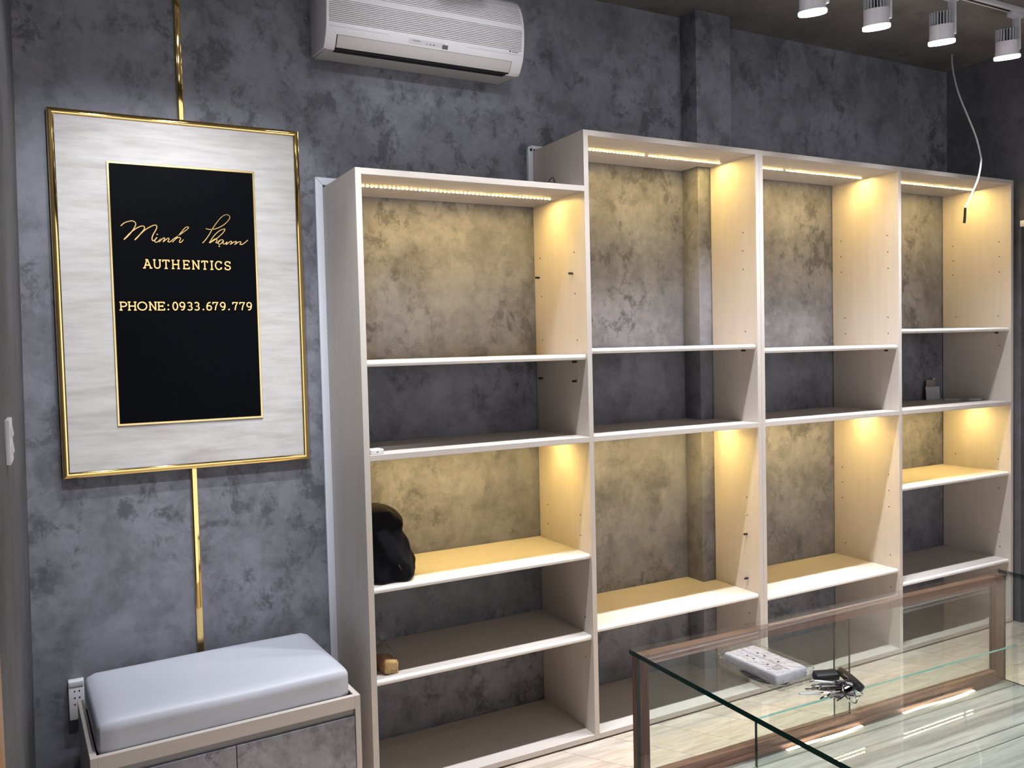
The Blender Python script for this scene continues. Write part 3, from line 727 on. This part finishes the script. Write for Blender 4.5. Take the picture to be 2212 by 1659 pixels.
def beam(t, watts, tilt=0.0, size=82, blend=1.0):
    ld = bpy.data.lights.new('spot', 'SPOT'); ld.energy = watts; ld.color = COOL
    ld.spot_size = math.radians(size); ld.spot_blend = blend; ld.shadow_soft_size = 0.022
    lo = bpy.data.objects.new('lamp_beam', ld); COL.objects.link(lo); lo.parent = t
    lo.location = (0.092*0.82*math.sin(HEAD_TILT), 0.092*0.58*math.sin(HEAD_TILT), -0.172-0.092*math.cos(HEAD_TILT)); lo.rotation_euler = (tilt, 0, 0)
for t in heads: beam(t, SPOT_W)
OUT = 'white track spotlight on the same track, out of view above the left half'
beam(lamp_copy(1.30, YT, OUT, 'track spotlights out of view'), SPOT_W)
for x in (0.88, 0.45):
    beam(lamp_copy(x, YT, OUT, 'track spotlights out of view'), SPOT_W*0.62, tilt=math.radians(3), size=80)
# two lamps turned towards the sign
for x in (-0.40, -0.71):
    beam(lamp_copy(x, -1.30, 'white track spotlight turned to the sign, out of view above it', 'sign spotlights'), SIGN_W, tilt=math.radians(49), size=56, blend=0.6)
for x in (0.02, -0.42):
    beam(lamp_copy(x, YT, OUT, 'track spotlights out of view'), SPOT_W*0.62)
beam(lamp_copy(0.40, -1.30, 'added white spotlight, out of view, brightening the air conditioner', 'sign spotlights'), 14.0, tilt=math.radians(87), size=48, blend=1.0)  # extra unseen lamp, added only to brighten the air conditioner
tr = thing('light_track', 'white lighting track on the ceiling carrying the spotlights', 'light track', (1.0, YT, ZT))
build('rail', G().box(-0.9, 3.16, YT-0.018, YT+0.018, ZT-0.022, ZT-0.0005), 'lamp_white', tr, bevel=0.002)
build('slot', G().box(-0.88, 3.06, YT-0.006, YT+0.006, ZT-0.0226, ZT-0.0219), 'void_black', tr)
# second track over the middle of the shop, behind the viewer's view of the ceiling
tr2 = thing('light_track', 'second white lighting track out of view over the glass case', 'light track', (1.0, -2.35, ZT))
build('rail', G().box(-0.6, 3.1, -2.368, -2.332, ZT-0.022, ZT-0.0005), 'lamp_white', tr2, bevel=0.002)
for x in (-0.3, 0.55, 1.40, 2.25, 3.0):
    beam(lamp_copy(x, -2.35, 'white track spotlight on the second track over the glass case, out of view', 'spotlights of the second track'), ROOM_W, size=84, blend=0.8)

# loose cable hanging from the ceiling
CB = [(3.3681, -0.21, 3.0449), (3.3172, -0.25, 2.9488), (3.2743, -0.31, 2.8074), (3.2451, -0.38, 2.6686), (3.2212, -0.44, 2.5478), (3.1969, -0.48, 2.4453), (3.1697, -0.5, 2.4004), (3.1169, -0.52, 2.3181), (3.0581, -0.53, 2.2452), (3.0112, -0.535, 2.1904), (2.9934, -0.535, 2.165), (2.9936, -0.53, 2.0926)]
def smooth3(p, n=6):
    out = []
    for i in range(len(p)-1):
        p0, p1, p2, p3 = p[max(i-1, 0)], p[i], p[i+1], p[min(i+2, len(p)-1)]
        for k in range(n):
            t = k/n
            out.append(tuple(0.5*((2*p1[a]) + (-p0[a]+p2[a])*t + (2*p0[a]-5*p1[a]+4*p2[a]-p3[a])*t*t + (-p0[a]+3*p1[a]-3*p2[a]+p3[a])*t**3) for a in range(3)))
    return out + [p[-1]]
cb = thing('hanging_cable', 'loose white cable with a taped black end hanging from the ceiling', 'cable', CB[0])
build('cord', G().tube(smooth3(CB[:-1]), 0.0042, 8), 'cable_white', cb, smooth=True)
build('taped_end', G().tube([CB[-2], (2.994, -0.533, 2.13), CB[-1]], 0.0060, 8), 'black_rubber', cb, smooth=True)

# ------------------------------------------------------------------ glass counter
GX, GY = 0.1567, -1.6979; grz = math.atan2(-0.02554, 0.99967)
CW, CDP, CZ0, CZ1 = 1.219, 0.78, 0.598, 0.900
case = thing('glass_counter', 'glass display counter with a brown wooden rear frame', 'display case', (GX, GY, 0), grz, local=True)
gt = 0.010
build('base_cabinet', G().box(0.0, CW, -CDP, 0.0, 0.06, CZ0-0.018), 'deck_oak', case, bevel=0.002)
build('plinth', G().box(0.03, CW-0.03, -CDP+0.04, -0.03, 0.0, 0.06), 'void_black', case)
# display deck of four boards with shadow gaps between them
for a, b in ((-0.0365, -0.0015), (-0.1885, -0.0385), (-0.2290, -0.1915), (-CDP, -0.2320)):
    build('deck_board', G().box(0.004, CW-0.004, a, b, CZ0-0.018, CZ0), 'deck_oak', case, bevel=0.0012, segs=1)
build('deck_base', G().box(0.004, CW-0.004, -CDP, -0.0015, CZ0-0.018, CZ0-0.004), 'void_black', case)
# rear wooden frame
RT = 0.022
build('rear_post', G().box(0.0, 0.028, -0.001, RT, CZ0-0.02, CZ1-gt-0.0005), 'walnut_upright', case, bevel=0.001, segs=1)
build('rear_post', G().box(CW-0.034, CW, -0.001, RT, CZ0-0.02, CZ1-gt-0.0005), 'walnut_upright', case, bevel=0.001, segs=1)
build('rear_rail', G().box(0.028, CW-0.034, -0.001, RT, CZ1-gt-0.0225, CZ1-gt-0.0005), 'walnut', case, bevel=0.001, segs=1)
build('rear_rail', G().box(0.028, CW-0.034, -0.001, RT, CZ0-0.02, CZ0+0.030), 'walnut', case, bevel=0.001, segs=1)
build('door_track', G().box(0.028, CW-0.034, -0.006, -0.0012, CZ0, CZ0+0.012), 'walnut', case, bevel=0.0008, segs=1)
def pane(name, x0, x1, y0, y1, z0, z1, parent, thin, gmat='pane_glass', edge='glass_edge', lit=(), clear=()):
    """glass slab: the two large faces are clear, the narrow edges green"""
    vs = [(x, y, z) for z in (z0, z1) for y in (y0, y1) for x in (x0, x1)]
    F = {'-z': (0, 2, 3, 1), '+z': (4, 5, 7, 6), '-y': (0, 1, 5, 4), '+y': (2, 6, 7, 3), '-x': (0, 4, 6, 2), '+x': (1, 3, 7, 5)}
    g = G()
    for k, f in F.items():
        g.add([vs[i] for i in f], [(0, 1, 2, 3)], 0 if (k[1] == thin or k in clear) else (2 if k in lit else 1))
    me_o = build(name, g, [gmat, edge, 'glass_edge_lit'], parent)
    return me_o
build_top = pane('top_pane', -0.006, CW+0.006, -CDP-0.006, RT, CZ1-gt, CZ1, case, 'z', clear=('+y',))
pane('end_pane', -0.004, 0.004, -CDP, -0.0012, CZ0, CZ1-gt-0.0006, case, 'x')
pane('end_pane', CW-0.004, CW+0.004, -CDP, -0.0012, CZ0, CZ1-gt-0.0006, case, 'x')
pane('front_pane', 0.0045, CW-0.0045, -CDP, -CDP+gt, CZ0, CZ1-gt-0.0006, case, 'y')
pane('low_pane', 0.287, CW-0.006, -0.043, -0.035, CZ0+0.0003, 0.7075, case, 'y', lit=('+z',), clear=('+x', '-z'))
pane('sliding_door', 0.030, 0.629, 0.004, 0.009, CZ0+0.030, CZ1-gt-0.0225, case, 'y', gmat='door_glass', edge='glass_edge_soft', clear=('-z', '+z'))
pane('sliding_door', 0.586, CW-0.036, 0.012, 0.017, CZ0+0.030, CZ1-gt-0.0225, case, 'y', gmat='door_glass', edge='glass_edge_soft', clear=('-z', '+z'))
def case_strip(x0, x1, label, y0, y1):
    t = thing('led_strip', label, 'light', (GX, GY, 0), grz, 'LED strips in the glass counter', local=True)
    n = int((x1-x0)/0.0095)
    build('tape', G().prism([(x0, y0-0.004), (x1, y1-0.004), (x1, y1+0.004), (x0, y0+0.004)], CZ0+0.0002, CZ0+0.0010), 'led_tape', t)
    for k in range(n):
        f = (k+0.5)/n; x = x0+(x1-x0)*f; y = y0+(y1-y0)*f + 0.002*math.sin(f*7)
        build('led_chip', G().box(x-0.003, x+0.003, y-0.0035, y+0.0035, CZ0+0.0010, CZ0+0.0026), 'led_chip_pale', t)
case_strip(0.40, 0.652, 'LED strip on the counter deck beside the left sliding door', -0.016, -0.013)
case_strip(0.795, 1.077, 'LED strip on the counter deck beside the right sliding door', -0.014, -0.011)

# ------------------------------------------------------------------ things on the counter
def in_case(x, y):
    c, s_ = math.cos(grz), math.sin(grz); return GX+c*x-s_*y, GY+s_*x+c*y
px, py = in_case(0.143, -0.222)
pk = thing('power_strip', 'white power strip wrapped in clear plastic on the glass counter', 'power strip', (px, py, CZ1), grz+math.radians(-88), local=True)
build('strip_body', G().box(-0.070, 0.070, -0.041, 0.041, 0.007, 0.029), 'plastic_white', pk, bevel=0.005, segs=3)
build('ridge', G().box(-0.062, 0.062, -0.0025, 0.0025, 0.0285, 0.0298), 'plastic_cool', pk)
for x, y in ((-0.030, 0.012), (-0.012, 0.012), (-0.030, -0.016), (-0.012, -0.016), (0.024, 0.012), (0.024, -0.016)):
    build('socket_hole', G().lathe([(0.0026, 0), (0.0026, 0.0005)], n=10, c=(x, y, 0.0289)), 'void_black', pk)
build('switch_button', G().lathe([(0.009, 0), (0.009, 0.0018), (0.007, 0.0024)], n=16, c=(0.046, -0.014, 0.0287)), 'plastic_beige', pk, smooth=True)
build('coiled_cord', G().tube([(0.052*math.cos(a*0.32)+0.008, 0.034*math.sin(a*0.32)-0.008, 0.0040+0.00004*a) for a in range(50)], 0.0036, 8), 'black_rubber', pk, smooth=True)
gw = soft_box(-0.080, 0.084, -0.047, 0.048, 0.0005, 0.0335, 0.008)
rr = random.Random(5)
gw.v = [(x+rr.uniform(-.0016, .0016), y+rr.uniform(-.0016, .0016), max(0.0004, z+rr.uniform(-.0012, .0012))) for x, y, z in gw.v]
wrap = build('plastic_wrap', gw, 'plastic_film', pk)
gs = G()
for k in range(14):
    a = k/13; gs.v.append((-0.080-0.020*(1+0.3*math.sin(k*2.1)), -0.042+0.084*a, 0.009+0.006*math.sin(k*1.7))); gs.v.append((-0.079, -0.042+0.084*a, 0.016+0.004*math.sin(k)))
gs.f = [(2*k, 2*k+1, 2*k+3, 2*k+2) for k in range(13)]; gs.m = [0]*13
build('wrap_flap', gs, 'plastic_film', pk)

kx, ky = in_case(0.182, -0.362)
ks = thing('key_bunch', 'bunch of silver keys with two black fobs on the glass counter', 'keys', (kx, ky, CZ1), grz, local=True)
def place(g, loc, rz, tilt=0.0, ax='x'):
    M_ = Matrix.Translation(loc) @ Matrix.Rotation(rz, 4, 'Z') @ Matrix.Rotation(tilt, 4, ax.upper())
    g.v = [tuple(M_ @ Vector(v)) for v in g.v]; return g
ring = lambda R_, r: G().tube([(R_*math.cos(2*math.pi*k/28), R_*math.sin(2*math.pi*k/28), 0) for k in range(28)], r, 8, closed=True)
build('key_ring', place(ring(0.014, 0.0012), (-0.004, -0.030, 0.0125), 0.4, 0.85, 'x'), 'chrome', ks, smooth=True)
build('key_ring', place(ring(0.012, 0.0011), (0.008, -0.028, 0.0095), 0.9, 0.65, 'y'), 'chrome', ks, smooth=True)
def key(loc, rz, tilt, mat, L=0.052, bow=0.011):
    g = G()
    n = 16
    g.prism([(bow*math.cos(2*math.pi*k/n), bow*0.92*math.sin(2*math.pi*k/n)) for k in range(n)], 0, 0.0022)
    tooth = [(bow*0.8, -0.0036)]
    for k in range(7): tooth += [(bow+0.004+k*0.0045, -0.0036+0.0014*(k % 2)), (bow+0.0062+k*0.0045, -0.0036+0.0014*((k+1) % 2))]
    tooth += [(L-bow, -0.001), (L-bow-0.003, 0.0036), (bow*0.8, 0.0036)]
    g.prism(tooth, 0.0001, 0.0020)
    return build('key', place(g, loc, rz, tilt, 'x'), mat, ks)
for i, (dx, dy, dz, rz_, tl, mt) in enumerate([(0.004, -0.010, 0.003, 2.75, 0.5, 'chrome'), (0.006, -0.004, 0.007, 2.55, -0.6, 'nickel_dark'), (0.000, -0.016, 0.004, 3.05, 0.9, 'nickel_dark'), (0.004, -0.020, 0.006, 3.3, -0.4, 'chrome'),
        (0.010, 0.002, 0.010, 2.35, 0.8, 'chrome'), (0.008, -0.014, 0.011, 2.9, 0.2, 'nickel_dark'), (0.002, -0.008, 0.014, 2.65, 0.7, 'chrome'), (0.000, -0.022, 0.010, 3.1, 1.0, 'nickel_dark'), (0.004, -0.016, 0.016, 2.8, 1.2, 'chrome'), (-0.004, -0.002, 0.006, 2.5, 1.1, 'nickel_dark'), (0.006, -0.024, 0.008, 3.45, 0.7, 'chrome')]):
    key((dx, dy, dz+0.004), rz_, tl, mt, L=0.046+0.004*(i % 3))
build('key_tag', place(G().box(-0.016, 0.016, -0.005, 0.005, 0, 0.0015), (-0.042, 0.012, 0.006), 2.7, 0.2), 'duct_white', ks)
f1 = build('key_fob', place(G().box(-0.020, 0.020, -0.009, 0.009, 0.0, 0.014), (0.018, 0.038, 0.008), -0.35, 0.35), 'black_rubber', ks, bevel=0.004, segs=3)
f2g = G().prism([(-0.032, -0.010), (-0.024, -0.012), (0.018, -0.012), (0.030, -0.008), (0.032, 0.004), (0.024, 0.012), (-0.004, 0.015), (-0.020, 0.012), (-0.032, 0.008)], 0, 0.012)
f2 = build('key_fob', place(f2g, (0.034, 0.006, 0.010), -2.02, -0.6), 'black_rubber', ks, bevel=0.003, segs=2)
build('fob_button', place(G().lathe([(0.0075, 0.0), (0.0075, 0.001), (0.006, 0.0014)], n=16), (0.0270, 0.0020, 0.0215), -2.02, -0.6), 'fob_grey', f2)

ks.scale = (1.18, 1.18, 1.18)
# ------------------------------------------------------------------ things on the shelves
# black garment slumped in the left corner
zb_ = 0.7381
prof = [(0.000, 0.022, 0.196), (0.012, 0.022, 0.205), (0.030, 0.022, 0.213), (0.045, 0.023, 0.206), (0.062, 0.022, 0.212), (0.078, 0.022, 0.199), (0.100, 0.022, 0.192), (0.130, 0.022, 0.186), (0.150, 0.023, 0.176), (0.170, 0.023, 0.163), (0.182, 0.023, 0.168), (0.200, 0.023, 0.176), (0.214, 0.024, 0.170), (0.232, 0.025, 0.156), (0.248, 0.028, 0.138), (0.258, 0.036, 0.118), (0.264, 0.050, 0.098)]
g = G(); n = 44; rnd = random.Random(3)
for j, (h, xa, xb) in enumerate(prof):
    cx, hx = (xa+xb)/2, (xb-xa)/2
    yc = -0.268 + 0.02*h; hy = 0.100*(1-0.35*(h/0.27)**2)
    if j >= len(prof)-2: hy *= 0.72
    for k in range(n):
        a = 2*math.pi*k/n; c, s_ = math.cos(a), math.sin(a)
        e = 0.75; c2 = math.copysign(abs(c)**e, c); s2 = math.copysign(abs(s_)**e, s_)
        fold = 1 + 0.075*math.sin(5*a+9*h/0.27) + 0.055*math.sin(9*a-14*h/0.27+1) + 0.03*math.sin(17*a+6*h/0.1)
        x = max(0.0225, cx+hx*c2*(1+(fold-1)*0.55)); y = yc+hy*s2*fold
        g.v.append((x, min(-0.01, max(-0.380, y)), zb_+0.0008+h))
for j in range(len(prof)-1): g.f += [(j*n+i, j*n+(i+1) % n, (j+1)*n+(i+1) % n, (j+1)*n+i) for i in range(n)]
g.f += [tuple(range(n))[::-1], tuple(range((len(prof)-1)*n, len(prof)*n))]; g.m = [0]*len(g.f)
gar = thing('black_jacket', 'crumpled black jacket bundled in the left corner of a shelf', 'jacket', (0.11, -0.27, zb_))
jk = build('cloth', g, 'black_cloth', gar, smooth=True)
sub = jk.modifiers.new('soft', 'SUBSURF'); sub.levels = 1; sub.render_levels = 1
build('zip_pull', G().tube([(0.118, -0.379, zb_+0.068), (0.121, -0.384, zb_+0.060), (0.126, -0.386, zb_+0.050)], 0.0022, 6), 'nickel_dark', gar)

# bread in a clear bag on the shelf below
zb_ = 0.419
br = thing('bread_bag', 'loaf of bread in a clear plastic bag on the low shelf', 'bread', (0.085, -0.31, zb_), math.radians(12), local=True)
g = soft_box(-0.030, 0.030, -0.045, 0.075, 0.0, 0.052, 0.012)
rl = random.Random(4)
for q_, (x, y, z) in enumerate(g.v):
    wob = 0.0025*math.sin(70*x+3)+0.002*math.sin(55*y+1)+rl.uniform(-0.0009, 0.0009)
    g.v[q_] = (x+wob, y+0.7*wob, max(0.0014, z+wob*1.2-0.010*(y > 0.02)*(z > 0.03)))
g.m = [1 if all(g.v[i][1] < -0.0375 for i in f) else 0 for f in g.f]
build('loaf', g, ['bread_crust', 'bread_crumb'], br, smooth=True)
g = G(); rb = random.Random(9)
rings = [(0.000, 0.037, 0.068), (0.012, 0.042, 0.073), (0.030, 0.040, 0.072), (0.050, 0.038, 0.069), (0.064, 0.030, 0.055), (0.078, 0.018, 0.034), (0.090, 0.008, 0.014), (0.098, 0.005, 0.007), (0.108, 0.012, 0.015), (0.122, 0.017, 0.020), (0.130, 0.014, 0.018)]
for h, rx, ry in rings:
    for k in range(26):
        a = 2*math.pi*k/26; pleat = 1+0.07*math.sin(9*a+h*60)+rb.uniform(-.06, .06)
        g.v.append((rx*pleat*math.cos(a), 0.015+ry*pleat*math.sin(a), h+0.0008+(rb.uniform(-.002, .003) if h > 0 else 0)))
for j in range(len(rings)-1): g.f += [(j*26+i, j*26+(i+1) % 26, (j+1)*26+(i+1) % 26, (j+1)*26+i) for i in range(26)]
g.m = [0]*len(g.f)
build('plastic_bag', g, 'plastic_film', br)

# small white box at the left end of the middle shelf
rm = thing('plastic_box', 'small white plastic box at the left end of the middle shelf', 'box', (0.049, -0.367, ZF+0.0008), math.radians(6), local=True)
build('case', G().box(-0.024, 0.024, -0.021, 0.026, 0.0, 0.0165), 'plastic_white', rm, bevel=0.003, segs=3)
build('lid_seam', G().box(-0.0243, 0.0243, -0.0213, 0.0263, 0.0105, 0.0110), 'plastic_cool', rm)
build('front_dot', G().box(-0.004, 0.004, -0.0216, -0.0205, 0.0055, 0.0085), 'print_grey', rm)

# folded cards on the middle shelf of the rightmost bay
cd = thing('folded_card', 'grey folded card standing at the back of the rightmost middle shelf', 'card', (3.42, -0.06, ZF))
build('front_leaf', place(G().box(-0.042, 0.042, -0.001, 0.001, 0, 0.075), (3.425, -0.055, ZF+0.0006), math.radians(-20), -0.10), 'paper_grey', cd)
build('back_leaf', place(G().box(-0.030, 0.036, -0.001, 0.001, 0, 0.112), (3.437, -0.026, ZF+0.0006), math.radians(-8), 0.02), 'paper_brown', cd)
build('tab', place(G().box(-0.008, 0.008, -0.001, 0.001, 0, 0.014), (3.468, -0.0285, ZF+0.110), math.radians(-8), 0.02), 'paper_grey', cd)
tag(build('flat_card', place(G().box(-0.055, 0.055, -0.022, 0.022, 0, 0.009), (3.49, -0.135, ZF+0.0005), math.radians(-38)), 'paper_grey', bevel=0.0008, segs=1), 'narrow grey card lying flat in front of the standing card', 'card')
tag(build('flat_card', place(G().box(-0.040, 0.040, -0.030, 0.030, 0, 0.012), (3.525, -0.215, ZF+0.0005), math.radians(-14)), 'paper_grey', bevel=0.0008, segs=1), 'thick grey card lying flat near the right side panel', 'card')
